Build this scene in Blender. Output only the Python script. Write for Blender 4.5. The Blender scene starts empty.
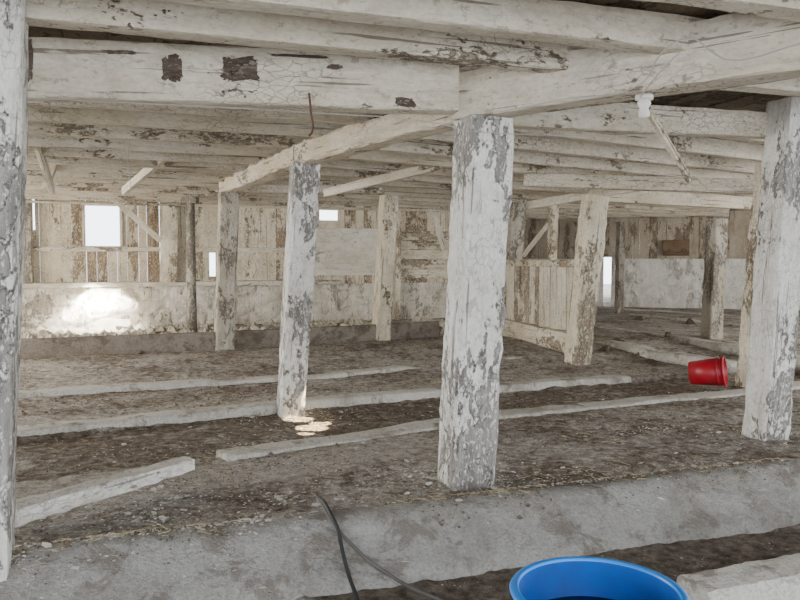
import bpy, bmesh, math, random
from mathutils import Vector, Matrix, noise
random.seed(7)
F=760.0; HC=1.4; PITCH=math.atan(42/F)
col=bpy.context.scene.collection
# ---------- plan helpers : sight lines onto real planes of the building ----------
CAM=Vector((0,0,HC))
def ray(u,v):
    f=Vector((0,math.cos(PITCH),-math.sin(PITCH))); up=Vector((0,math.sin(PITCH),math.cos(PITCH)))
    return f+Vector((1,0,0))*((u-400)/F)+up*((300-v)/F)
def P(u,v,z=0.0):
    r=ray(u,v); return CAM+r*((z-HC)/r.z)
def Q(u,v,d):
    r=ray(u,v); return CAM+r*(d/r.y)
B=Vector((.942,.335,0)).normalized(); N=Vector((-B.y,B.x,0))
B2=Vector((.84,.54,0)).normalized()
def S(p): return p.x*N.x+p.y*N.y
def T(p): return p.x*B.x+p.y*B.y
def TS(t,s,z=0): 
    v=B*t+N*s; return Vector((v.x,v.y,z))
def sm(a,b,x):
    x=max(0,min(1,(x-a)/(b-a))); return x*x*(3-2*x)
def lerp_pts(pts,t):
    if t<=pts[0][0]: 
        a,b=pts[0],pts[1]
    elif t>=pts[-1][0]: a,b=pts[-2],pts[-1]
    else:
        for a,b in zip(pts[:-1],pts[1:]):
            if a[0]<=t<=b[0]: break
    return a[1]+(b[1]-a[1])*(t-a[0])/(b[0]-a[0])
SA=[(-1.5,5.0),(.38,5.32),(3.02,6.12),(6.0,6.29)]
SB=[(-.83,6.77),(1.56,7.29),(5.49,7.53)]
def base_z(t,s):
    z=-.19+.19*sm(3.84,3.96,s)
    sa=lerp_pts(SA,t); sb=lerp_pts(SB,t)
    z-=.06*(sm(sa+.05,sa+.18,s)-sm(sb-.2,sb-.05,s))
    z+=.12*sm(8,10.4,s)
    return z
def gz(x,y,rough=True):
    p=Vector((x,y,0)); s=S(p); t=T(p)
    z=base_z(t,s)
    if rough:
        k=.5+.1*sm(6,7,s)
        z+=.018*k*(noise.noise(Vector((x*1.3,y*1.3,1))))
        z+=.020*k*noise.noise(Vector((x*5,y*5,3)))
        n=noise.noise(Vector((x*12,y*12,7))); z+=.030*k*(max(0,n)**1.2)
        z+=.010*k*noise.noise(Vector((x*25,y*25,9)))
    return z
# ---------- materials ----------
def mk(name):
    m=bpy.data.materials.new(name); m.use_nodes=True
    nt=m.node_tree; nt.nodes.clear()
    o=nt.nodes.new('ShaderNodeOutputMaterial'); b=nt.nodes.new('ShaderNodeBsdfPrincipled')
    nt.links.new(b.outputs[0],o.inputs[0]); b.inputs['Roughness'].default_value=.9
    b.inputs['Specular IOR Level'].default_value=.2
    return m,nt,b
class G:
    def __init__(s,nt): s.nt=nt
    def n(s,t,**k):
        n=s.nt.nodes.new(t)
        for a,b in k.items(): setattr(n,a,b)
        return n
    def l(s,a,b): s.nt.links.new(a,b)
    def coord(s,scale,kind='Object',rnd=True):
        tc=s.n('ShaderNodeTexCoord'); src=tc.outputs[kind]
        if rnd:
            oi=s.n('ShaderNodeObjectInfo'); mu=s.n('ShaderNodeMath',operation='MULTIPLY'); mu.inputs[1].default_value=37
            s.l(oi.outputs['Random'],mu.inputs[0]); ad=s.n('ShaderNodeVectorMath',operation='ADD')
            s.l(src,ad.inputs[0]); s.l(mu.outputs[0],ad.inputs[1]); src=ad.outputs[0]
        mp=s.n('ShaderNodeMapping'); mp.inputs['Scale'].default_value=scale; s.l(src,mp.inputs[0]); return mp.outputs[0]
    def noise(s,vec,sc,det=6,rough=.6,dist=0):
        n=s.n('ShaderNodeTexNoise'); n.inputs['Scale'].default_value=sc; n.inputs['Detail'].default_value=det
        n.inputs['Roughness'].default_value=rough; n.inputs['Distortion'].default_value=dist; s.l(vec,n.inputs['Vector']); return n.outputs['Fac']
    def ramp(s,f,a,b,c0=(0,0,0,1),c1=(1,1,1,1)):
        r=s.n('ShaderNodeValToRGB'); r.color_ramp.elements[0].position=a; r.color_ramp.elements[1].position=b
        r.color_ramp.elements[0].color=c0; r.color_ramp.elements[1].color=c1; s.l(f,r.inputs[0]); return r.outputs[0]
    def mix(s,f,a,b,mode='MIX'):
        m=s.n('ShaderNodeMix',data_type='RGBA',blend_type=mode)
        if isinstance(f,(int,float)): m.inputs[0].default_value=f
        else: s.l(f,m.inputs[0])
        for i,x in ((6,a),(7,b)):
            if isinstance(x,tuple): m.inputs[i].default_value=(*x,1) if len(x)==3 else x
            else: s.l(x,m.inputs[i])
        return m.outputs[2]
    def math(s,op,a,b=0):
        m=s.n('ShaderNodeMath',operation=op)
        for i,x in ((0,a),(1,b)):
            if isinstance(x,(int,float)): m.inputs[i].default_value=x
            else: s.l(x,m.inputs[i])
        return m.outputs[0]
    def bump(s,h,st,dist,b):
        n=s.n('ShaderNodeBump'); n.inputs['Strength'].default_value=st; n.inputs['Distance'].default_value=dist
        s.l(h,n.inputs['Height']); s.l(n.outputs[0],b.inputs['Normal'])
def whitewash(name,white=(.66,.64,.60),under=(.27,.24,.21),dark=(.09,.07,.055),amt=.5,sc=5,stain=.45,attr=False,fines=.6,crk=.7,bdist=.008,crackle=.5):
    m,nt,b=mk(name); g=G(nt)
    c=g.coord((1,1,.55)); cg=g.coord((22,22,1.6))
    n1=g.noise(c,sc*.55,11,.70,.25); n1b=g.noise(c,sc*5,6,.68,.2); n1c=g.noise(c,1.1,3,.5)
    f=g.math('ADD',g.math('MULTIPLY',n1,.52),g.math('MULTIPLY',n1b,.26))
    f=g.math('ADD',f,g.math('MULTIPLY',n1c,.22))
    if attr:
        at=g.n('ShaderNodeAttribute',attribute_name='pv'); 
        f=g.math('ADD',f,g.math('MULTIPLY',g.math('SUBTRACT',at.outputs['Fac'],.5),.14))
    mask=g.ramp(f,amt,amt+.010)
    edge=g.ramp(f,amt-.012,amt+.003)
    gr=g.noise(cg,1,6,.65)
    und=g.mix(g.ramp(gr,.3,.62),dark,under)
    n2=g.noise(c,1.7,6,.65); st=g.ramp(n2,.40,.66)
    wh=g.mix(g.math('MULTIPLY',st,stain),white,tuple(w*k for w,k in zip(white,(.58,.51,.37))))
    n4=g.noise(c,9,7,.7,.3); wh=g.mix(g.math('MULTIPLY',g.ramp(n4,.48,.68),.5),wh,tuple(w*k for w,k in zip(white,(.60,.56,.49))))
    fine=g.noise(c,45,4,.7); 
    ch=g.noise(c,20,6,.74,.2); chm=g.ramp(ch,.59,.605)
    wh=g.mix(g.math('MULTIPLY',chm,fines),wh,under)
    vo=g.n('ShaderNodeTexVoronoi',feature='DISTANCE_TO_EDGE'); vo.inputs['Scale'].default_value=26; vo.inputs['Randomness'].default_value=1
    nd=g.n('ShaderNodeTexNoise'); nd.inputs['Scale'].default_value=14; g.l(c,nd.inputs['Vector'])
    av=g.n('ShaderNodeVectorMath',operation='SCALE'); av.inputs['Scale'].default_value=.06; g.l(nd.outputs['Color'],av.inputs[0])
    ad=g.n('ShaderNodeVectorMath',operation='ADD'); g.l(c,ad.inputs[0]); g.l(av.outputs[0],ad.inputs[1]); g.l(ad.outputs[0],vo.inputs['Vector'])
    ck=g.math('LESS_THAN',vo.outputs['Distance'],.035); ck=g.math('MULTIPLY',ck,g.ramp(g.noise(c,3,3,.6),.48,.58))
    wh=g.mix(g.math('MULTIPLY',ck,crackle),wh,tuple(x*1.2 for x in dark))
    wh=g.mix(g.ramp(fine,.3,.6),g.mix(.3,wh,(.25,.21,.17)),wh)
    und=g.mix(g.math('MULTIPLY',g.ramp(fine,.54,.62),.7),und,white)
    drip=g.ramp(g.noise(cg,.6,4,.7),.55,.76); wh=g.mix(g.math('MULTIPLY',drip,stain*.85),wh,(.24,.18,.12))
    crack=g.ramp(g.noise(g.coord((34,34,.9)),1,3,.5),.64,.67); wh=g.mix(g.math('MULTIPLY',crack,crk),wh,dark)
    colr=g.mix(mask,wh,und)
    colr=g.mix(g.math('MULTIPLY',g.math('SUBTRACT',edge,mask),.8),colr,dark)
    g.l(colr,b.inputs['Base Color'])
    hgt=g.math('ADD',g.math('MULTIPLY',mask,-1),g.math('ADD',g.math('MULTIPLY',gr,.5),g.math('MULTIPLY',fine,.4)))
    hgt=g.math('ADD',hgt,g.math('MULTIPLY',ck,-.5))
    g.bump(hgt,1.0,bdist,b)
    return m
M_post=whitewash('peeling_whitewash_post',(.84,.83,.80),(.38,.36,.335),(.12,.107,.095),.516,4.2,.34,bdist=.010,crackle=.4)
M_board=whitewash('peeling_whitewash_board',(.86,.85,.81),(.45,.42,.38),(.18,.16,.14),.56,5,.25)
M_post2=whitewash('peeling_whitewash_grimy',(.54,.505,.43),(.27,.235,.19),(.09,.075,.06),.508,6,.6)
M_post3=whitewash('peeling_whitewash_warm',(.84,.77,.62),(.36,.29,.21),(.12,.093,.065),.532,6,.55)
M_postd=whitewash('peeling_whitewash_dark',(.36,.33,.29),(.18,.15,.12),(.06,.05,.04),.51,6,.6)
M_beam=whitewash('whitewashed_beam',(.78,.72,.61),(.33,.27,.20),(.10,.077,.055),.562,6,.5,bdist=.010)
M_joist=whitewash('whitewashed_joist',(.70,.635,.52),(.30,.24,.175),(.09,.068,.048),.560,6,.6,fines=.45)
M_deck=whitewash('whitewashed_deck',(.19,.16,.12),(.095,.072,.05),(.035,.026,.018),.52,4,.8)  # deck colour darkened to put shade into the spaces between joists
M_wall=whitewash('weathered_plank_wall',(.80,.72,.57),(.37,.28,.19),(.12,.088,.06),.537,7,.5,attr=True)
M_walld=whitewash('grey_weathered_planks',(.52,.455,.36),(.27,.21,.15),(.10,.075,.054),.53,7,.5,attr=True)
M_gate=whitewash('whitewashed_gate_planks',(.82,.76,.63),(.38,.31,.23),(.12,.09,.065),.55,7,.45,attr=True)
M_mason=whitewash('whitewashed_masonry',(.80,.76,.67),(.50,.45,.37),(.24,.20,.16),.56,4,.45,bdist=.02)
M_masonc=whitewash('clean_whitewashed_masonry',(.82,.80,.75),(.52,.48,.42),(.30,.265,.22),.56,4,.4,fines=.4,crk=.2)
M_panel=whitewash('pale_smooth_panel',(.82,.78,.69),(.50,.45,.37),(.30,.26,.2),.58,4,.4,fines=.35,crk=.3,crackle=.3)
M_bare=whitewash('bare_brown_wood',(.22,.145,.09),(.17,.11,.07),(.09,.06,.04),.5,4,.5)
M_rustwood=whitewash('bare_weathered_wood',(.24,.20,.16),(.13,.10,.08),(.06,.045,.035),.45,9,.5)
def ground_mat():
    m,nt,b=mk('manure_dirt_floor'); g=G(nt)
    c=g.coord((1,1,1),'Object',False)
    at=g.n('ShaderNodeAttribute',attribute_name='tone').outputs['Fac']
    n1=g.noise(c,1.6,8,.65,.3); n2=g.noise(c,14,8,.72); n3=g.noise(c,60,5,.78); n4=g.noise(c,5,8,.7,.4)
    a=g.mix(g.ramp(n2,.38,.62),(.115,.090,.070),(.35,.30,.25))
    d=g.mix(g.ramp(n2,.38,.60),(.38,.345,.305),(.72,.69,.64))
    f=g.math('ADD',at,g.math('MULTIPLY',g.math('SUBTRACT',n1,.5),1.9))
    f=g.math('ADD',f,g.math('MULTIPLY',g.math('SUBTRACT',n2,.5),.9))
    f=g.math('ADD',f,g.math('MULTIPLY',g.math('SUBTRACT',n4,.5),1.2))
    cc=g.mix(g.ramp(f,.22,.74),a,d)
    cc=g.mix(g.ramp(n3,.38,.56),g.mix(.5,cc,(.09,.068,.052)),cc)
    v=g.n('ShaderNodeTexVoronoi'); v.inputs['Scale'].default_value=30; g.l(c,v.inputs['Vector'])
    fl=g.math('MULTIPLY',g.math('LESS_THAN',v.outputs['Distance'],.17),g.math('GREATER_THAN',n4,.55))
    cc=g.mix(fl,cc,(.76,.73,.66))
    g.l(cc,b.inputs['Base Color'])
    g.bump(g.math('ADD',n2,g.math('MULTIPLY',n3,.6)),.9,.025,b)
    return m
M_ground=ground_mat()
def concrete(name,light,dk,amt=.5,dirt=(.12,.09,.07),dw=.75,bd=.012,dt=.51):
    m,nt,b=mk(name); g=G(nt); c=g.coord((1,1,1))
    n1=g.noise(c,2.2,8,.65,.3); n2=g.noise(c,18,8,.72); n3=g.noise(c,55,4,.75); n5=g.noise(c,4,10,.75,.4)
    f=g.math('ADD',g.math('MULTIPLY',n1,.6),g.math('MULTIPLY',n2,.4))
    cc=g.mix(g.ramp(f,amt-.05,amt+.08),light,dk)
    cc=g.mix(g.math('MULTIPLY',g.ramp(n5,dt,dt+.07),dw),cc,dirt)
    cc=g.mix(g.ramp(n3,.36,.55),g.mix(.4,cc,dirt),cc)
    g.l(cc,b.inputs['Base Color']); g.bump(g.math('ADD',n2,n3),1.0,bd,b); return m
M_conc=concrete('dusty_concrete',(.49,.48,.46),(.35,.33,.30),.51,(.20,.17,.14),.7,.014,.525)
M_curb=concrete('limey_concrete',(.76,.74,.68),(.47,.43,.37),.55,(.25,.205,.165),.75,.014,.54)
M_timber=concrete('dirty_floor_timber',(.32,.275,.23),(.20,.165,.13),.5,(.12,.095,.075))
def plain(name,c,rough=.5,var=.25,sc=8,spec=.5):
    m,nt,b=mk(name); g=G(nt); co=g.coord((1,1,1))
    f=g.ramp(g.noise(co,sc,6,.65),.4,.7)
    g.l(g.mix(g.math('MULTIPLY',f,var),c,tuple(x*.35+.04 for x in c)),b.inputs['Base Color'])
    b.inputs['Roughness'].default_value=rough; b.inputs['Specular IOR Level'].default_value=spec; return m
M_blue=plain('blue_plastic',(.002,.13,.62),.45,.5,6,.25)
M_blue2=plain('blue_plastic_lip',(.01,.28,.95),.35,.1)
M_water=plain('murky_water',(.003,.010,.03),.12,.2)
M_red=plain('red_plastic',(.40,.005,.018),.4,.35)
M_red2=plain('red_plastic_lip',(.50,.02,.04),.4,.1)
M_metal=plain('galvanised_wire',(.45,.43,.4),.4)
M_hose=plain('black_rubber',(.035,.035,.036),.55,.4)
M_hoseg=plain('dusty_rubber',(.14,.135,.125),.7,.4)
M_rust=plain('rusty_iron',(.10,.045,.03),.8,.5)
M_porc=plain('white_porcelain',(.75,.73,.68),.3,.2)
M_flake=plain('paint_chip',(.88,.86,.81),.8,.25,30)
M_clod=plain('dirt_clod',(.19,.15,.115),.95,.7,3,.1)
M_straw=plain('dry_straw',(.46,.38,.25),.9,.4,3,.1)
M_stone=plain('pale_stone',(.62,.57,.48),.9,.7,5,.1)
# ---------- object helpers ----------
def add(name,me,mat,label=None,cat=None,parent=None,group=None,kind=None):
    o=bpy.data.objects.new(name,me); col.objects.link(o)
    if mat: me.materials.append(mat)
    if label: o['label']=label
    if cat: o['category']=cat
    if group: o['group']=group
    if kind: o['kind']=kind
    if parent: o.parent=parent
    return o
def timber_mesh(name,L,w,h,rough=.008,seg=.08,m=5,taper=1.0,bow=0.0,seed=0):
    n=max(4,int(L/seg)); n=min(n,110); bm=bmesh.new(); rings=[]
    sec=[]
    for side in range(4):
        for i in range(m):
            a=-1+2*i/m
            x,y=[(a,-1),(1,a),(-a,1),(-1,-a)][side]
            if i==0: x*=.975; y*=.975
            sec.append((x*w/2,y*h/2,1 if i==0 else 0))
    for k in range(n+1):
        z=L*k/n; tp=1+(taper-1)*k/n; ring=[]
        bx=bow*math.sin(math.pi*k/n)
        for (x,y,cn) in sec:
            q=Vector((x*.6+seed*7.3,y*.6,z*.8)); q2=Vector((x*9,y*9+seed*3.1,z*3))
            d=rough*.7*noise.noise(q)+rough*.35*noise.noise(q2)+rough*.3*noise.noise(q2*3)
            if cn: d-=abs(rough*1.8*noise.noise(Vector((seed*3.7+x*20,y*20,z*4))))
            v=Vector((x,y,0)); dirv=Vector((x/w,y/h,0)).normalized(); v=v*tp+dirv*d
            ring.append(bm.verts.new((v.x+bx,v.y,z)))
        rings.append(ring)
    c=len(sec)
    for k in range(n):
        for i in range(c):
            bm.faces.new((rings[k][i],rings[k][(i+1)%c],rings[k+1][(i+1)%c],rings[k+1][i]))
    bm.faces.new(list(reversed(rings[0]))); bm.faces.new(rings[-1])
    me=bpy.data.meshes.new(name); bm.to_mesh(me); bm.free(); return me
SEED=[0]
def orient(p0,p1,xaxis):
    z=(p1-p0).normalized(); y=z.cross(xaxis).normalized(); x=y.cross(z)
    m=Matrix((x,y,z)).transposed().to_4x4(); m.translation=p0; return m
def timber(name,p0,p1,w,h,mat,label,cat,xaxis=None,parent=None,group=None,kind=None,**k):
    SEED[0]+=1
    me=timber_mesh(name,(p1-p0).length,w,h,seed=SEED[0],**k)
    o=add(name,me,mat,label,cat,parent,group,kind)
    if xaxis is None:
        d=(p1-p0); xaxis=Vector((d.y,-d.x,0)).normalized()
    o.matrix_world=orient(p0,p1,xaxis); return o
def frange(a,b,st):
    r=[];x=a
    while x<b: r.append(x); x+=st
    return r
def make_ground():
    ss=frange(-4,1.5,.3)+frange(1.5,8,.03)+frange(8,13,.05)+frange(13,32,.3)
    ts=frange(-14,-5.5,.3)+frange(-5.5,7,.04)+frange(7,26,.25)
    vs=[];tone=[]
    for s in ss:
        for t in ts:
            p=TS(t,s); vs.append((p.x,p.y,gz(p.x,p.y)))
            sa=lerp_pts(SA,t); sb=lerp_pts(SB,t)
            k=.47
            k-=.25*(sm(sa+.05,sa+.2,s)-sm(sb-.2,sb-.05,s))
            k+=.32*(sm(sb,sb+.1,s)-sm(sb+.3,sb+.6,s))
            k+=.16*(1-sm(3.9,4.4,s))*(1-sm(-.2,1.0,t-1.2))
            k-=.65*(1-sm(3.3,3.6,s))*sm(.6,1.2,t)
            k+=1.0*math.exp(-((s-(4.95+.14*t))/.32)**2)*(1-sm(.9,2.6,t))
            k+=.10*sm(8,9,s)
            tone.append(max(0,min(1,k)))
    nt=len(ts); fs=[]
    for i in range(len(ss)-1):
        for j in range(nt-1):
            a=i*nt+j; fs.append((a,a+1,a+nt+1,a+nt))
    me=bpy.data.meshes.new('floor'); me.from_pydata(vs,[],fs); me.update()
    at=me.attributes.new('tone','FLOAT','POINT'); at.data.foreach_set('value',tone)
    me.polygons.foreach_set('use_smooth',[True]*len(fs))
    add('floor',me,M_ground,kind='structure',label='dirt and manure covered barn floor with gutters')
make_ground()
# ---------- curbs ----------
def sweep(name,pts,prof,mat,label,cat,rough=.012,kind=None,zoff=0,step=.07,group=None,sub=.05,smooth=True,brk=0,wd=None):
    P_=[];
    for a,b in zip(pts[:-1],pts[1:]):
        n=max(1,int((b-a).length/step))
        for i in range(n): P_.append(a.lerp(b,i/n))
    P_.append(pts[-1])
    for _ in range(8):
        P_=[P_[0]]+[(P_[i-1]+P_[i]*2+P_[i+1])/4 for i in range(1,len(P_)-1)]+[P_[-1]]
    pr=[]
    for a,b in zip(prof,prof[1:]+prof[:1]):
        n=max(1,int(math.dist(a,b)/sub))
        for i in range(n): pr.append((a[0]+(b[0]-a[0])*i/n,a[1]+(b[1]-a[1])*i/n))
    o=P_[0].copy(); bm=bmesh.new(); rings=[]
    for i,p in enumerate(P_):
        d=(P_[min(i+1,len(P_)-1)]-P_[max(i-1,0)]); d.z=0; d.normalize(); nn=Vector((-d.y,d.x,0))
        dz=-brk*max(0,noise.noise(p*1.4)-.05); ws=wd(i/(len(P_)-1)) if wd else 1
        ring=[]
        for (a,b) in pr:
            q=p+nn*a*ws; q.z=zoff+b+dz
            w=noise.noise_vector(q*1.5)*rough*.8+noise.noise_vector(q*8)*rough*.5+noise.noise_vector(q*20)*rough*.35
            ring.append(bm.verts.new(q+w-o))
        rings.append(ring)
    c=len(pr)
    for k in range(len(rings)-1):
        for i in range(c): bm.faces.new((rings[k][i],rings[k][(i+1)%c],rings[k+1][(i+1)%c],rings[k+1][i]))
    bm.faces.new(rings[0]); bm.faces.new(list(reversed(rings[-1])))
    bmesh.ops.recalc_face_normals(bm,faces=bm.faces)
    me=bpy.data.meshes.new(name); bm.to_mesh(me); bm.free()
    if smooth:
        for p in me.polygons: p.use_smooth=True
    ob=add(name,me,mat,label,cat,kind=kind,group=group); ob.location=o; return ob
def G0(u,v,z=0): p=P(u,v,z); p.z=0; return p
sweep('gutter_edge',[TS(-5,3.86),TS(12,3.86)],[(.16,-.02),(.08,.03),(.02,.05),(-.05,.058),(-.11,.045),(-.17,.01),(-.28,-.06),(-.40,-.13),(-.45,-.18),(-.50,-.25),(.16,-.2)],M_conc,'long sloping worn grey concrete gutter edge dusted with dirt','curb',rough=.018,zoff=.0,step=.03,sub=.03)
sweep('concrete_curb',[TS(2.33,2.68),TS(12,2.68)],[(.10,.085),(.08,.10),(-.09,.095),(-.11,.07),(-.12,-.10),(.11,-.10)],M_curb,'low dirty pale concrete curb beside the gutter','curb',rough=.018,zoff=-.14,step=.03,sub=.03,smooth=False)
def CP(w,h): return [(w,h*.7),(w*.85,h),(-w*.85,h*.95),(-w,h*.6),(-w-.02,-.10),(w+.02,-.10)]
sweep('concrete_curb',[G0(222,457),G0(330,441),G0(405,430),G0(500,416),G0(610,405),G0(744,393),G0(900,373)],CP(.12,.028),M_curb,'long low whitish concrete curb running past the posts','curb',zoff=.0,rough=.016,brk=.015,step=.05)
sweep('concrete_curb',[G0(-60,440),G0(20,431),G0(160,417),G0(268,406),G0(306,402),G0(440,391),G0(625,377)],CP(.10,.03),M_curb,'low whitish concrete gutter curb crossing the dirt','curb',zoff=.0,rough=.014,brk=.03,step=.05)
sweep('concrete_curb',[G0(-30,398,.02),G0(160,386,.03),G0(330,373,.06),G0(440,363,.06),G0(545,354,.06)],CP(.09,.03),M_curb,'half-buried pale concrete curb in the littered floor','curb',zoff=.035,rough=.016,brk=.07,step=.06)
for (u0,v0,u1,v1) in ((596,326,900,372),(625,314,900,344),(600,341,730,364),(600,308,900,326)):
    sweep('concrete_curb',[G0(u0,v0,.12),G0(u1,v1,.12)],CP(.10,.035),M_curb,'pale concrete curb of the far stall row','curb',zoff=.12,rough=.016,step=.12,brk=.05)
for i,(a,b_) in enumerate(((TS(-4,10.6),TS(1.3,10.80)),(TS(1.31,10.80),TS(4.7,11.38)))):
    a.z=b_.z=.24
    timber('manger_plank',a,b_,.08,.27,M_timber,'low dirt-stained grey-brown plank closing off the manger','plank',rough=.014)
# ---------- posts ----------
POSTG='whitewashed barn posts'
def post(ub,vb,ut,vt,w,mat,label,zb=0,d=None,zt=None,xa=B,rough=.018,name='post',h=None):
    b=P(ub,vb,zb) if d is None else Q(ub,vb,d)
    dd=b.y if d is None else d
    b.z=gz(b.x,b.y,False)-.03
    t=Q(ut,vt,dd)
    if zt: 
        r=(zt-b.z)/(t.z-b.z); t=b+(t-b)*r
    return timber(name,b,t,w,h or w,mat,label,'post',xaxis=xa,group=POSTG,rough=rough,seg=.035,m=8)
DZ=2.60
p_l0=post(-21,571,-3,-30,.24,M_post,'peeling white post standing alone beside the gutter edge',zt=DZ)
p1=post(465,482,484,116,.28,M_post,'thick square post with flaking white paint at the gutter edge',zt=2.24)
p2=post(290,408,305,168,.245,M_post,'leaning square white post with peeling paint on the dirt floor',zt=2.26)
p3=post(224,349,229,193,.26,M_post2,'grimy grey-white square post beside the manger plank',zb=.12)
p4=post(381,340,389,196,.25,M_post3,'warm white square post at the end of the manger plank',zb=.12)
r1=post(765,437,791,100,.255,M_post,'thick leaning white post with large grey peeled patches',zt=DZ)
r1b=post(752,382,772,180,.27,M_post3,'white post standing close behind another thick post',zt=2.43)
r2=post(577,357,595,196,.27,M_post3,'leaning warm white post against the stall partition',zb=.1)
r3=post(508,315,517,203,.27,M_post2,'grey-white post behind the stall partition',d=14.2)
r4=post(549,325,554,202,.14,M_post3,'slim white post rising above the stall partition',d=13.2)
r5=post(711,337,717,219,.25,M_post2,'grimy grey post in the far stall row',zb=.12)
r6=post(619,305,621,222,.16,M_postd,'distant thin dark post in the far stall row',d=17.5)
# ---------- girders and beams ----------
def topof(o): 
    L=max(v.co.z for v in o.data.vertices); return o.matrix_world@Vector((0,0,L))
t1,t2,t3=topof(p1),topof(p2),topof(p3)
def up(p,dz): return p+Vector((0,0,dz))
def seg(name,a,b,w,h,mat,label,cat='beam',**k):
    return timber(name,a,b,w,h,mat,label,cat,**k)
gh=.19
seg('girder',up(t1,gh/2),up(t2,gh/2),.22,gh,M_joist,'heavy whitewashed girder spanning two posts',rough=.030,seg=.06,m=6)
seg('girder',up(t2,gh/2)+(t3-t2)*.005,up(t3,gh/2)+(t3-t2)*.04,.22,gh,M_joist,'heavy whitewashed girder receding to a grimy post',rough=.030,seg=.06,m=6)
W0=P(20,330,.12)
ga=Vector((t1.x-.02,t1.y+.02,2.245+.155)); gb=P(840,62,2.30); gb.z=2.30+.145
gxy=(gb-ga); gxy.z=0; gxy.normalize(); ga=ga-gxy*.13
gb2=ga+(gb-ga)*1.6; gb2.z=2.44
seg('girder',ga,gb2,.24,.31,M_beam,'massive whitewashed girder with long grain cracks and wire',rough=.022,seg=.05,bow=.02,m=8)
a=P(-40,96,2.235); b_=P(452,113,2.235); a.z=b_.z=2.235+.15
pb=seg('crossbeam',a,b_+(b_-a).normalized()*.02,.16,.30,M_beam,'broad whitewashed crossbeam with bare brown patches between posts',rough=.018,seg=.04,m=8)
def patch(parent,u,v,w,h):
    d0=(b_-a).normalized(); n0=Vector((d0.y,-d0.x,0))
    r=ray(u,v); p0=a+n0*.087; k=(p0-CAM).dot(n0)/r.dot(n0); c=CAM+r*k
    bm=bmesh.new(); ring=[]; inv=parent.matrix_world.inverted()
    for i in range(48):
        an=2*math.pi*i/48; ca,sa=math.cos(an),math.sin(an); e=.45
        x=math.copysign(abs(ca)**e,ca)*w/2; z=math.copysign(abs(sa)**e,sa)*h/2
        rr=1+.45*noise.noise(Vector((ca*2,sa*2,u)))+.3*noise.noise(Vector((ca*7,sa*7,u))); q=c+d0*x*rr+Vector((0,0,z*rr)); ring.append(bm.verts.new(inv@q))
    f=bm.faces.new(ring); ex=bmesh.ops.extrude_face_region(bm,geom=[f])
    off=inv.to_3x3()@(-n0*.02)
    for v_ in ex['geom']:
        if isinstance(v_,bmesh.types.BMVert): v_.co+=off
    bmesh.ops.recalc_face_normals(bm,faces=bm.faces)
    me=bpy.data.meshes.new('bare_patch'); bm.to_mesh(me); bm.free()
    o=add('bare_patch',me,M_rustwood,label='bare dark brown wood patch'); o.parent=parent
for u,v,w,h in ((172,68,.10,.14),(240,69,.18,.12),(335,67,.09,.03),(405,102,.11,.05),(28,62,.05,.2),(120,52,.16,.02),(300,56,.3,.015)): patch(pb,u,v,w,h)
seg('crossbeam',Q(505,112,5.3),Q(783,127,6.05),.13,.20,M_beam,'broad whitewashed crossbeam meeting a thick post',rough=.012)
seg('crossbeam',Q(480,182,10.8),Q(600,189,10.9),.18,.16,M_beam,'far whitewashed crossbeam between two posts')
seg('crossbeam',Q(600,195,11),Q(900,212,14.5),.2,.20,M_joist,'grimy crossbeam over the far stall row')
seg('crossbeam',Q(238,187,10.7),Q(380,188,11.5),.18,.16,M_beam,'far crossbeam joining two grimy posts')
def tw(u,W=W0,D=B):
    k=(u-400)/F/math.cos(PITCH); return (k*W.y-W.x)/(D.x-k*D.y)
def WP(t,off=0,z=0): 
    p=W0.xy.to_3d()+B*t-N*off; p.z=z; return p
tw1=tw(520); ret0=WP(tw1,0)
RW0=Q(500,300,21); RW0.z=0; RW1=Q(1000,310,17.5); RW1.z=0
RD=(RW1-RW0).normalized(); RN=Vector((-RD.y,RD.x,0))
def cap(p,d,L):
    dn=d.dot(RN)
    if dn>0: L=min(L,((RW0-RN*.25-p).dot(RN))/dn)
    return L
gdir=(t3-t1); gdir.z=0; gdir.normalize()
JB=2.43; JH=.165
def girder_hit(s):
    k=(s-S(t1))/(gdir.dot(N)); p=t1+gdir*k; p.z=0; return p
i=0; s=5.0; JL='rough whitewashed ceiling joist over the stalls'; JG='whitewashed ceiling joists'
while s<14.8:
    g_=girder_hit(s); st=g_-B*(6.5+.55*(s-4)); st.z=g_.z=JB+JH/2
    seg('joist',st,g_+B*.10,.08 if i%3 else .11,JH,M_joist,JL,'beam',group=JG,rough=.005,seg=.12,m=3)
    s+=.7; i+=1
for i,s in enumerate((1.2,1.9,2.55,3.2,3.74)):
    k=(s-S(ga))/gxy.dot(N); h=ga+gxy*k; h.z=JB+JH/2
    st=TS(-4.5,s,JB+JH/2)
    seg('joist',st,h-B*.0,.14,JH,M_beam,'near whitewashed ceiling joist with stained sides','beam',group=JG,rough=.008,m=6,seg=.06)
    seg('joist',h+B*.005,h+B*4,.14,JH,M_beam,'near whitewashed ceiling joist with stained sides','beam',group=JG,rough=.008,m=6)
k=.35;i=0
while k<11.5:
    g_=t1+gdir*k; st=Vector((g_.x,g_.y,JB+JH/2-.004)); 
    s0=S(st); L=min(11,(14.85-s0)/(B2.dot(N))); st=st+B2*.12; L=cap(st,B2,L)
    if L>.8: seg('joist',st,st+B2*L,.09 if i%2 else .13,JH,M_beam if i<4 else M_joist,'rough whitewashed ceiling joist running from the girder','beam',group=JG,rough=.006,seg=.14,m=3)
    k+=.76; i+=1
s=15.2; t0r=T(ret0)+.15
while s<19:
    st=TS(t0r,s,JB+JH/2); L=cap(st,B,10)
    if L>.8: seg('joist',st,st+B*L,.12,JH,M_joist,'distant whitewashed ceiling joist of the far bay','beam',group=JG,rough=.006,seg=.2,m=3)
    s+=.6
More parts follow.
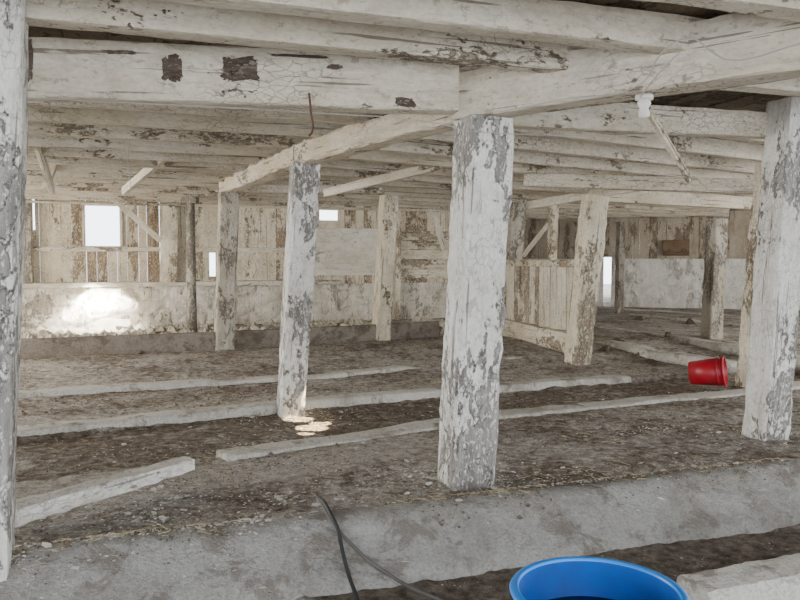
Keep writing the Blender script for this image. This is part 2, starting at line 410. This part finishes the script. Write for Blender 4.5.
seg('crossbeam',Q(525,180,9.5),Q(768,187,8.6),.16,.16,M_beam,'whitewashed crossbeam under the joists of the bay')
def deck():
    bm=bmesh.new(); t=-13.0; tr=T(ret0)
    def slab(ta,tb,s0,s1,z0,z1):
        c=[TS(ta,s0,z0),TS(tb,s0,z0),TS(tb,s1,z0),TS(ta,s1,z0)]
        lo=[bm.verts.new(p) for p in c]; hi=[bm.verts.new(p+Vector((0,0,z1-z0))) for p in c]
        bm.faces.new(lo[::-1]);bm.faces.new(hi)
        for i in range(4): bm.faces.new((lo[i],lo[(i+1)%4],hi[(i+1)%4],hi[i]))
    while t<26:
        w=.2+.06*random.random(); z=2.600+.012*random.random()
        slab(t,t+w-.008,-2,15.08 if t<tr-.1 else 21,z,z+.04); t+=w
    slab(-13,tr-.1,-2,15.08,2.69,2.79); slab(tr-.1,26,-2,21,2.69,2.79)
    me=bpy.data.meshes.new('ceiling'); bm.to_mesh(me); bm.free()
    add('ceiling',me,M_deck,kind='structure',label='low grimy plank ceiling above the joists, darkened in colour for shade')
deck()
# ---------- walls ----------
def plank_wall(name,W,D,t0,t1_,z0,z1,holes,label,wmin=.14,wmax=.24,mat=None,kind='structure',gaps=(.003,.004,.006)):
    bm=bmesh.new(); lay=bm.verts.layers.float.new('pv'); n=Vector((-D.y,D.x,0)); t=t0; rnd=random.Random(5)
    ts=[]
    while t<t1_:
        w=rnd.uniform(wmin,wmax); ts.append((t,min(t+w,t1_))); t+=w+rnd.choice(gaps)
    for (a,b) in ts:
        cuts=[(a,b)]
        for (h0,h1,_,_) in holes:
            nc=[]
            for (x,y) in cuts:
                e=[x]+[c for c in (h0,h1) if x<c<y]+[y]; nc+=list(zip(e[:-1],e[1:]))
            cuts=nc
        pv=rnd.random(); off=rnd.uniform(-.012,.012); zb=z0+rnd.uniform(-.02,.02)
        for (x,y) in cuts:
            iv=[(zb,z1)]
            for (h0,h1,g0,g1) in holes:
                if x>=h0-1e-6 and y<=h1+1e-6:
                    ni=[]
                    for (p,q) in iv:
                        if g0>p: ni.append((p,min(q,g0)))
                        if g1<q: ni.append((max(p,g1),q))
                    iv=[v for v in ni if v[1]>v[0]+.001]
            for (p,q) in iv:
                vs=[]
                for zz in (p,q):
                    for (tt,o) in ((x,0),(y,0),(y,.03),(x,.03)):
                        v=bm.verts.new(W.xy.to_3d()+D*tt+n*(off+o)+Vector((0,0,zz))); v[lay]=pv; vs.append(v)
                for f in ((0,1,5,4),(1,2,6,5),(2,3,7,6),(3,0,4,7),(3,2,1,0),(4,5,6,7)): bm.faces.new([vs[i] for i in f])
    me=bpy.data.meshes.new(name); bm.to_mesh(me); bm.free()
    return add(name,me,mat or M_wall,kind=kind,label=label)
holes=[(tw(87),tw(121),1.62,2.35),(tw(210),tw(216),1.05,1.5),(tw(320),tw(338),2.16,2.36),(tw(35),tw(37),1.9,2.45)]
plank_wall('wall_back',W0,B,-3,tw1,.85,2.59,holes,'weathered vertical plank wall with flaking whitewash and daylight gaps',gaps=(.001,.002,.003,.007))
def box(name,p0,p1,th,z0,z1,mat,label=None,cat=None,kind=None,rough=.02,**k):
    a=p0.copy(); b=p1.copy(); a.z=b.z=(z0+z1)/2
    return timber(name,a,b,th,z1-z0,mat,label,cat,kind=kind,rough=rough,m=8,**k)
def masonry(name,p0,p1,th,z0,z1,label,rough=.05,cell=.28,mat=None):
    L=(p1-p0).length; d=(p1-p0).normalized(); n=Vector((d.y,-d.x,0)); bm=bmesh.new()
    nx=int(L/.05); nz=int((z1-z0)/.05); rows=[]
    def hh(x,z):
        v=noise.voronoi(Vector((x/cell,z/cell*1.6,0)))[0]; return min(.35,v[1]-v[0])*rough*2.2+rough*.5*noise.noise(Vector((x*6,z*6,2)))
    for j in range(nz+1):
        z=z0+(z1-z0)*j/nz
        rows.append([bm.verts.new(d*(L*i/nx)+n*(th/2+hh(L*i/nx,z))+Vector((0,0,z))) for i in range(nx+1)])
    back=[[bm.verts.new(d*(L*i/nx)-n*th/2+Vector((0,0,z))) for i in range(nx+1)] for z in (z0,z1)]
    for j in range(nz):
        for i in range(nx): bm.faces.new((rows[j][i],rows[j][i+1],rows[j+1][i+1],rows[j+1][i]))
    for i in range(nx):
        bm.faces.new((rows[-1][i],rows[-1][i+1],back[1][i+1],back[1][i])); bm.faces.new((back[0][i+1],back[0][i],back[1][i],back[1][i+1]))
    for c in (0,nx):
        bm.faces.new([rows[j][c] for j in range(nz+1)]+[back[1][c],back[0][c]])
    bmesh.ops.recalc_face_normals(bm,faces=bm.faces)
    me=bpy.data.meshes.new(name); bm.to_mesh(me); bm.free()
    o=add(name,me,mat or M_mason,label,kind='structure'); o.location=Vector((p0.x,p0.y,0)); return o
masonry('wall_back_base',WP(-3,-.12),WP(tw1,-.12),.28,-.1,.88,'whitewashed rubble masonry base of the back wall',rough=.05,cell=.38)
box('trim_1',WP(-3,.12),WP(tw(338),.12),.16,.87,.96,M_mason,'white ledge board on the masonry',kind='structure',rough=.012)
box('trim_2',WP(-3,.06),WP(tw(290),.06),.05,1.52,1.60,M_beam,'white horizontal nailing rail on the plank wall',kind='structure',rough=.006)
box('trim_3',WP(-3,.06),WP(tw1,.06),.06,2.37,2.42,M_joist,'top rail on the plank wall',kind='structure',rough=.006)
def window(name,ta,tb,z0,z1):
    root=bpy.data.objects.new(name,None); col.objects.link(root); root['kind']='structure'; root['label']='small bare window opening full of daylight'
    root.location=WP((ta+tb)/2,0,(z0+z1)/2)
    bpy.context.view_layer.update()
    w=.05
    for (a,b) in ((WP(ta-w,.03,z0-w/2),WP(tb+w,.03,z0-w/2)),(WP(ta-w,.03,z1+w/2),WP(tb+w,.03,z1+w/2)),(WP(ta-w/2,.03,z0),WP(ta-w/2,.03,z1)),(WP(tb+w/2,.03,z0),WP(tb+w/2,.03,z1))):
        o=timber('window_casing',a,b,w,w,M_beam,None,None,xaxis=B if abs(a.z-b.z)>.1 else None,rough=.003)
        m=o.matrix_world.copy(); o.parent=root; o.matrix_parent_inverse=root.matrix_world.inverted(); o.matrix_world=m
window('window_1',tw(87),tw(121),1.62,2.35)
box('wall_back_panel',WP(tw(314),.05),WP(tw(377),.05),.05,1.05,2.0,M_panel,'smooth pale board panel on the back wall',kind='structure',rough=.006)
for i,z in enumerate((.98,1.18,1.38,1.58,1.78)): box('trim_%d'%(30+i),WP(tw(398),.06),WP(tw(446),.06),.04,z,z+.185,M_post3,'pale horizontal board of the back wall',kind='structure',rough=.006)
seg('wall_stud',WP(tw(168),.16,.95),WP(tw(171),.16,2.36),.17,.30,M_post3,'broad white stud against the plank wall','post',xaxis=-N)
seg('wall_stud',WP(tw(29),.16,.95),WP(tw(30),.16,2.36),.12,.16,M_post2,'grimy white stud against the plank wall','post',xaxis=-N)
seg('wall_stud',WP(tw(395),.16,.1),WP(tw(396),.16,2.36),.1,.1,M_post3,'thin white stud at the plank wall','post',xaxis=-N)
def brace(u0,v0,d0,u1,v1,d1,w,h,mat=M_beam,label='diagonal whitewashed wooden brace'):
    return seg('brace',Q(u0,v0,d0),Q(u1,v1,d1),w,h,mat,label,'brace',rough=.005)
brace(108,194,13.5,161,241,13.8,.06,.10,label='diagonal white brace nailed to the plank wall')
brace(167,155,8.6,124,191,9.6,.06,.10,label='diagonal white brace hanging from a joist')
brace(38,145,7.6,52,190,8.6,.06,.12,label='short hanging brace under the joists')
brace(60,150,9,45,190,9,.05,.07,M_joist,label='short grey strut under the joists')
brace(325,193,9.5,440,165,8.6,.06,.10,label='long slanting board under the ceiling')
brace(431,208,13,445,250,13.2,.06,.10,label='short diagonal brace by the plank wall')
brace(523,256,13.5,548,224,13.5,.05,.08,label='short diagonal brace above the stall partition')
brace(648,110,5.2,690,181,5.6,.03,.05,M_post3,label='loose pale stick hanging down from the beam')
brace(530,205,12,640,186,10,.06,.12,label='long slanting board beneath the joists')
def rt(u): return tw(u,RW0,RD)
LR=(RW1-RW0).length+4
masonry('wall_right_base_a',RW0-RD*4,RW0+RD*rt(603),.3,-.1,1.38,'whitewashed low masonry wall of the far bay',rough=.03,cell=.5,mat=M_masonc)
masonry('wall_right_base_b',RW0+RD*rt(611),RW0+RD*LR,.3,-.1,1.38,'whitewashed low masonry wall of the far bay',rough=.03,cell=.5,mat=M_masonc)
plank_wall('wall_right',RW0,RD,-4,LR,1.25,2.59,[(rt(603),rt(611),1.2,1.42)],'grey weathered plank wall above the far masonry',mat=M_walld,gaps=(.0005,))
box('wall_right_panel',RW0+RD*rt(662)-RN*.12,RW0+RD*rt(688)-RN*.12,.06,1.46,1.86,M_bare,'bare brown board patch',kind='structure',rough=.005)
plank_wall('wall_return',ret0,N,0,6.5,.0,2.59,[],'plank return wall between the bays',mat=M_joist,gaps=(.002,))
# ---------- stall partition ----------
root=bpy.data.objects.new('stall_partition',None); col.objects.link(root); root['label']='white peeling plank stall partition on a heavy sill beam'; root['category']='partition'
A0=P(497,333,.12); A1=P(572,352,.10); A0.z=A1.z=0; root.location=(A0+A1)/2; bpy.context.view_layer.update()
def adopt(o,r):
    m=o.matrix_world.copy(); o.parent=r; o.matrix_parent_inverse=r.matrix_world.inverted(); o.matrix_world=m
AD=(A1-A0).normalized(); AL=(A1-A0).length
adopt(timber('sill_beam',A0+Vector((0,0,.26)),A1+Vector((0,0,.22)),.18,.28,M_post3,None,None,rough=.012),root)
pw=plank_wall('plank_panel',A0,AD,.35,AL-.05,.38,1.28,[],None,mat=M_gate,kind=None,wmin=.13,wmax=.2); adopt(pw,root)
adopt(timber('top_rail',A0+AD*.3+Vector((0,0,1.32)),A1+Vector((0,0,1.32)),.09,.10,M_post3,None,None,rough=.006),root)
adopt(timber('upright',A0+AD*.3+Vector((0,0,.40)),A0+AD*.3+Vector((0,0,1.34)),.1,.12,M_post3,None,None,xaxis=B,rough=.006),root)
# ---------- lying board ----------
a2=P(10,516,.07); b2=P(188,465,.09); a2.z=.075; b2.z=.10
timber('loose_board',a2,b2,.16,.095,M_board,'old white-painted timber lying loose on the dirt','board',rough=.016,seg=.03,m=6,taper=.85)
# ---------- buckets ----------
def lathe(name,prof,mat,seg_=64):
    bm=bmesh.new(); rings=[]
    for (r,z) in prof: rings.append([bm.verts.new((r*math.cos(2*math.pi*i/seg_),r*math.sin(2*math.pi*i/seg_),z)) for i in range(seg_)])
    for k in range(len(rings)-1):
        for i in range(seg_): bm.faces.new((rings[k][i],rings[k][(i+1)%seg_],rings[k+1][(i+1)%seg_],rings[k+1][i]))
    bmesh.ops.recalc_face_normals(bm,faces=bm.faces)
    me=bpy.data.meshes.new(name); bm.to_mesh(me); bm.free()
    for p in me.polygons: p.use_smooth=True
    me.materials.append(mat); return me
# round pole with a cap near the back wall
pr_=bpy.data.objects.new('pole',None); col.objects.link(pr_); pr_['label']='thin round grey pole with a square cap near the wall'; pr_['category']='pole'
pp=Q(192,331,12.9); pp.z=gz(pp.x,pp.y,False)-.02; pr_.location=pp; ph=2.42-pp.z
for n_,me_ in (('shaft',lathe('shaft',[(.0001,0),(.085,0),(.082,ph*.3),(.078,ph*.6),(.074,ph-.09),(.0001,ph-.09)],M_post2,24)),('cap',timber_mesh('cap',.10,.26,.22,rough=.006,seg=.03))):
    o=bpy.data.objects.new(n_,me_); col.objects.link(o); o.parent=pr_
    if n_=='cap': me_.materials.append(M_post2); o.location=(0,0,ph-.10)
def bucket(name,loc,R,r,H,ma,ml,label,cat,rot=None,handle=True,water=None):
    root=bpy.data.objects.new(name,None); col.objects.link(root); root['label']=label; root['category']=cat
    root.matrix_world=Matrix.Translation(loc)@(rot or Matrix.Identity(4))
    def ch(n,me,lab=None):
        o=bpy.data.objects.new(n,me); col.objects.link(o); o.parent=root
        if lab: o['label']=lab
        return o
    th=.005*R/.15
    ch('body',lathe('body',[(.0001,0.005),(r*.9,.005),(r,.0),(r+(R-r)*.5,H*.5),(R,H*.985),(R-th,H*.985),(r+(R-r)*.5-th,H*.5),(r-th,.02),(.0001,.02)],ma))
    ch('rim',lathe('rim',[(R-th,H*.97),(R-th,H*1.0),(R-th*.4,H*1.008),(R+th*1.8,H*1.0),(R+th*2.4,H*.985),(R+th*2.0,H*.968),(R+th*.3,H*.97)],ml),'bright rolled lip')
    rr=r+(R-r)*.82
    ch('band',lathe('band',[(rr,H*.80),(rr+th*1.6,H*.80),(rr+th*1.8,H*.83),(rr+th*.2,H*.83)],ml))
    if water: 
        ch('water',lathe('water',[(.0001,H*water),(r+(R-r)*water-th*1.05,H*water)],M_water),'dark murky water')
    if handle:
        cu=bpy.data.curves.new('handle','CURVE'); cu.dimensions='3D'; cu.bevel_depth=.004; sp=cu.splines.new('POLY'); n=24; sp.points.add(n)
        for i in range(n+1):
            an=math.pi*i/n; x=(R+.012)*math.cos(an); y=(R+.02)*math.sin(an)
            sp.points[i].co=(x,y*.97,H*.9-y*.25,1)
        o=bpy.data.objects.new('handle',cu); col.objects.link(o); cu.materials.append(M_metal)
        dg=bpy.context.evaluated_depsgraph_get(); me=bpy.data.meshes.new_from_object(o.evaluated_get(dg)); bpy.data.objects.remove(o)
        ch('handle',me,'thin wire bail handle')
    return root
bucket('bucket',Vector((.645,2.42,-.18)),.265,.215,.50,M_blue,M_blue2,'large round blue plastic tub standing in the gutter','bucket',handle=False,water=.74)
rb=P(712,388,0); 
d1=Vector((.80,-.45,.12)).normalized()
q=Vector((0,0,1)).rotation_difference(d1).to_matrix().to_4x4()
start=rb+Vector((-.17,.18,.148)); start.z=.135
bucket('bucket',start,.155,.125,.36,M_red,M_red2,'red plastic bucket lying on its side near the curb','bucket',rot=q)
# ---------- hoses & wires ----------
def cable(name,pts,r,mat,label,cat):
    cu=bpy.data.curves.new(name,'CURVE'); cu.dimensions='3D'; cu.bevel_depth=r; cu.bevel_resolution=3; cu.resolution_u=8
    sp=cu.splines.new('BEZIER'); sp.bezier_points.add(len(pts)-1)
    for bp,p in zip(sp.bezier_points,pts): bp.co=p; bp.handle_left_type=bp.handle_right_type='AUTO'
    o=bpy.data.objects.new(name,cu); col.objects.link(o); dg=bpy.context.evaluated_depsgraph_get(); dg.update()
    me=bpy.data.meshes.new_from_object(o.evaluated_get(dg)); bpy.data.objects.remove(o)
    for p in me.polygons: p.use_smooth=True
    return add(name,me,mat,label,cat)
PROF=[(3.34,-.24),(3.42,-.17),(3.46,-.13),(3.58,-.06),(3.69,.01),(3.75,.045),(3.81,.058),(3.88,.05),(3.94,.03),(4.02,-.02)]
def surf(x,y,rough=True):
    z=gz(x,y,rough); s_=S(Vector((x,y,0)))
    if 3.34<s_<4.02: z=max(z,lerp_pts(PROF,s_)+.004)
    return z
def gp(u,v,r):
    z=0
    for _ in range(8):
        p=P(u,v,z); z=z*.4+.6*(surf(p.x,p.y)+r+.012)
    return P(u,v,z)
cable('hose',[gp(u,v,.012) for u,v in ((316,494),(323,505),(330,518),(340,532),(352,545),(368,560),(385,572),(412,588),(445,602),(480,620),(520,640))],.0085,M_hoseg,'grey dusty rubber hose snaking over the gutter edge','hose')
cable('hose',[gp(u,v,.012)+Vector((0,0,.012)) for u,v in ((320,500),(330,515),(338,532),(341,546),(344,560),(348,575),(354,592),(362,612),(375,640))],.010,M_hose,'black rubber hose trailing across dusty concrete','hose')
cable('wire',[P(-20,96,2.22),Q(150,104,3.9),Q(300,112,4.1),Q(440,124,4.35),Q(470,132,4.4)],.0025,M_metal,'thin galvanised wire stretched under the crossbeam','wire')
cable('wire',[Q(462,131,4.36),Q(540,135,4.6),Q(650,135,5),Q(768,128,5.5)],.0025,M_metal,'thin galvanised wire strung between two posts','wire')
cable('wire',[Q(500,112,4.15),Q(560,100,4.02),Q(640,84,3.70),Q(665,50,3.5),Q(690,38,3.42),Q(712,52,3.38),Q(730,60,3.3),Q(800,44,3.05)],.0035,M_metal,'loose twisted wire looping along the girder','wire')
cable('wire',[Q(640,98,3.85),Q(660,72,3.6),Q(680,52,3.5)],.003,M_metal,'short bent wire hooked on the girder','wire')
cable('hook',[Q(309,93,4.1),Q(311,112,4.1),Q(312,132,4.1),Q(309,136,4.1)],.006,M_rust,'rusty iron hook hanging from the crossbeam','hook')
cable('wire',[Q(130,135,6.5),Q(128,160,6.5),Q(131,190,6.5)],.003,M_metal,'thin wire dangling from the joists','wire')
root=bpy.data.objects.new('lamp_socket',None); col.objects.link(root); root['label']='old white porcelain lamp holder under the girder'; root['category']='lamp holder'
root.location=Q(644,110,3.95)
for n,pr,m in (('holder',[(.0001,.05),(.03,.05),(.035,.03),(.022,.01),(.028,-.01),(.028,-.035),(.0001,-.04)],M_porc),('base_plate',[(.0001,.075),(.045,.075),(.045,.052),(.0001,.05)],M_porc)):
    o=bpy.data.objects.new(n,lathe(n,pr,m,24)); col.objects.link(o); o.parent=root
# ---------- stones, rubble, flakes ----------
def rock(u,v,r,z=.12,mat=M_stone,label='pale broken stone lying on the barn floor'):
    bm=bmesh.new(); bmesh.ops.create_icosphere(bm,subdivisions=3,radius=r)
    sd=random.random()*50
    cuts=[Vector((random.gauss(0,1),random.gauss(0,1),random.gauss(0,.7))).normalized() for _ in range(9)]
    for vv in bm.verts:
        c=vv.co; k=1+.25*noise.noise(c/r*1.1+Vector((sd,0,0))); vv.co=c*k
        for nx in cuts:
            dd=vv.co.dot(nx)-r*.55
            if dd>0: vv.co-=nx*dd
        vv.co=Vector((vv.co.x*1.5,vv.co.y,vv.co.z*.7))*(1+.05*noise.noise(vv.co/r*5))
    me=bpy.data.meshes.new('stone'); bm.to_mesh(me); bm.free()
    o=add('stone',me,mat,label,'stone',group='broken stones on the floor'); p=P(u,v,z); o.location=Vector((p.x,p.y,gz(p.x,p.y)+r*.3)); o.rotation_euler=(random.uniform(-.3,.3),random.uniform(-.3,.3),random.random()*6); return o
for u,v,r in ((112,331,.26),(127,331,.2),(98,333,.13),(45,336,.12),(268,332,.16),(256,332,.11),(345,329,.10),(415,325,.10),(150,333,.11),(300,331,.10)): rock(u,v,r,.12)
for u,v,r in ((342,352,.07),(140,357,.06),(618,345,.08),(640,352,.06),(668,340,.09),(690,352,.06),(655,365,.05),(250,372,.05),(120,400,.05),(470,372,.05),(640,322,.12),(690,326,.12),(725,345,.08),(605,350,.08)): rock(u,v,r,.08,M_clod,'dark crusted lump of dirt on the floor')
def scatter(name,n,fn,size,mat,label,mode):
    vs=[];fs=[]
    for i in range(n):
        p=fn(); 
        if p is None: continue
        r=size(); z=surf(p.x,p.y)
        a0=random.random()*6.3; b=len(vs)
        if mode=='flat':
            k=random.randint(4,6); tx,ty=random.uniform(-.3,.3),random.uniform(-.3,.3); el=random.uniform(.5,1)
            for j in range(k):
                an=a0+2*math.pi*j/k; rr=r*random.uniform(.6,1.1); dx,dy=rr*math.cos(an),rr*math.sin(an)*el
                vs.append((p.x+dx,p.y+dy,z+.006+dx*tx+dy*ty))
            fs.append(tuple(range(b,b+k)))
        elif mode=='straw':
            L=r; dx,dy=math.cos(a0)*L/2,math.sin(a0)*L/2; w=.0022; nx,ny=-math.sin(a0)*w,math.cos(a0)*w; tz=random.uniform(-.1,.1)*L
            for (sx,sy,sz) in ((-dx+nx,-dy+ny,-tz),(dx+nx,dy+ny,tz),(dx-nx,dy-ny,tz),(-dx-nx,-dy-ny,-tz),):
                vs.append((p.x+sx,p.y+sy,z+.010+sz))
            vs.append((p.x-dx,p.y-dy,z+.010-tz+.003)); vs.append((p.x+dx,p.y+dy,z+.010+tz+.003))
            fs+= [(b,b+1,b+5,b+4),(b+4,b+5,b+2,b+3)]
        else:
            q=[Vector((1,0,0)),Vector((0,1,0)),Vector((-1,0,0)),Vector((0,-1,0)),Vector((0,0,.8)),Vector((0,0,-.8))]
            for v in q:
                w=Vector((v.x*math.cos(a0)-v.y*math.sin(a0),v.x*math.sin(a0)+v.y*math.cos(a0),v.z))*r*random.uniform(.6,1.3); vs.append((p.x+w.x,p.y+w.y,z+w.z+r*.15))
            for t_ in ((0,1,4),(1,2,4),(2,3,4),(3,0,4),(1,0,5),(2,1,5),(3,2,5),(0,3,5)): fs.append(tuple(b+x for x in t_))
    me=bpy.data.meshes.new(name); me.from_pydata(vs,[],fs); me.update()
    return add(name,me,mat,label,'debris',kind='stuff')
def anyw():
    s=random.uniform(3.88,11); t=random.uniform(-5,8); p=TS(t,s)
    if random.random()<.06: p=TS(random.uniform(-3,5),random.triangular(3.6,4.0,3.95))
    if noise.noise(p*1.2)<-.1: return None
    return p
scatter('dirt_crumbs',28000,anyw,lambda:random.uniform(.003,.010)*(1 if random.random()<.96 else 2.2),M_clod,'scattered brown crumbs of dirt and manure','rock')
scatter('straw_litter',8000,anyw,lambda:random.uniform(.02,.08),M_straw,'thin dry straw stems littering the dirt','straw')
def back_():
    t=random.uniform(-4,6); s=random.uniform(11.5,14.7); 
    if noise.noise(Vector((t*1.1,s*1.1,3)))<-.15: return None
    return TS(t,s)
scatter('rubble',2600,back_,lambda:random.uniform(.02,.10),M_stone,'pale rubble and litter along the back wall','rock')
bases=[(466,482),(290,408),(-10,571),(765,436),(224,349),(381,340),(577,357),(748,382)]
clus=[(230,535),(205,545),(160,500),(690,470),(560,490),(120,520),(90,550),(260,500),(420,480),(640,430),(250,440)]
def nearpost():
    if random.random()<.45:
        u,v=random.choice(clus); c=P(u,v,0); r=abs(random.gauss(0,.22))
    else:
        u,v=random.choice(bases[:4] if random.random()<.8 else bases); c=P(u,v,0); r=abs(random.gauss(0,.45))
    a=random.random()*6.3
    return c+Vector((r*math.cos(a)*1.4,r*math.sin(a),0))+B*.1
def fl():
    if random.random()<.6: 
        p=nearpost()
        return p if (S(p)>3.8 or random.random()<.5) else None
    s=random.uniform(3.7,8); t=random.uniform(-4,6); p=TS(t,s)
    if noise.noise(p*1.7+Vector((9,0,0)))<.05: return None
    return p
scatter('paint_flakes',9500,fl,lambda:random.uniform(.004,.013)*(1 if random.random()<.93 else 2.4),M_flake,'scattered white paint chips fallen from the posts','flat')
# ---------- lights ----------
w=bpy.data.worlds.new('World'); bpy.context.scene.world=w; w.use_nodes=True; nt=w.node_tree
bg=nt.nodes['Background']; bg.inputs[0].default_value=(.90,.95,1,1); bg.inputs[1].default_value=5.4
def area(name,loc,tgt,sx,sy,e,c):
    l=bpy.data.lights.new(name,'AREA'); l.shape='RECTANGLE'; l.size=sx; l.size_y=sy; l.energy=e; l.color=c
    o=bpy.data.objects.new(name,l); col.objects.link(o); o.location=loc
    o.rotation_euler=(Vector(tgt)-Vector(loc)).to_track_quat('-Z','Y').to_euler(); return o
area('side_fill_b',(-8,8,1.6),(0,9.5,.7),5,1.8,480,(1,.93,.82))  # this and the next two: added out-of-view fill lamps, no doorways there
area('side_fill_c',(9,7,1.7),(2,9,.8),5,1.6,160,(1,.97,.92))
area('side_fill_d',(10.5,12.5,1.7),(4,13,.3),4,1.4,240,(1,.94,.84))
def spot(loc,tgt,e,ang,c=(1,.82,.55),bl=.25,soft=.01):
    l=bpy.data.lights.new('sun_shaft','SPOT'); l.energy=e; l.spot_size=math.radians(ang); l.spot_blend=bl; l.color=c; l.shadow_soft_size=soft
    o=bpy.data.objects.new('sun_shaft',l); col.objects.link(o); o.location=loc
    o.rotation_euler=(Vector(tgt)-Vector(loc)).to_track_quat('-Z','Y').to_euler()
for (u,v,an,e) in ((303,413,6,3200),(318,421,6,3200),(298,408,4,2400),(326,417,4,2700),(311,427,3,2400)):
    tg=P(u,v,0); spot(tg+Vector((1.3,-.4,1.7)),tg,e,an,(1,.82,.52),.15)
for (du,z,an,e) in ((104,.62,11,9000),(92,.50,10,8000),(122,.56,8,6000),(78,.36,8,4500),(112,.78,6,4500)):
    tg=WP(tw(du),0,z); spot(tg-B*2.0-N*1.3+Vector((0,0,.35)),tg,e,an,(1,.96,.88),.6,.03)
tg=WP(tw(95),.6,.12); spot(tg+Vector((.5,-.8,1.8)),tg,2000,60,(1,.94,.82),1)
# ---------- camera ----------
cd=bpy.data.cameras.new('Camera'); co=bpy.data.objects.new('Camera',cd); col.objects.link(co)
cd.sensor_width=36; cd.lens=36*F/800; co.location=CAM; co.rotation_euler=(math.pi/2-PITCH,0,0); cd.clip_start=.05
bpy.context.scene.camera=co
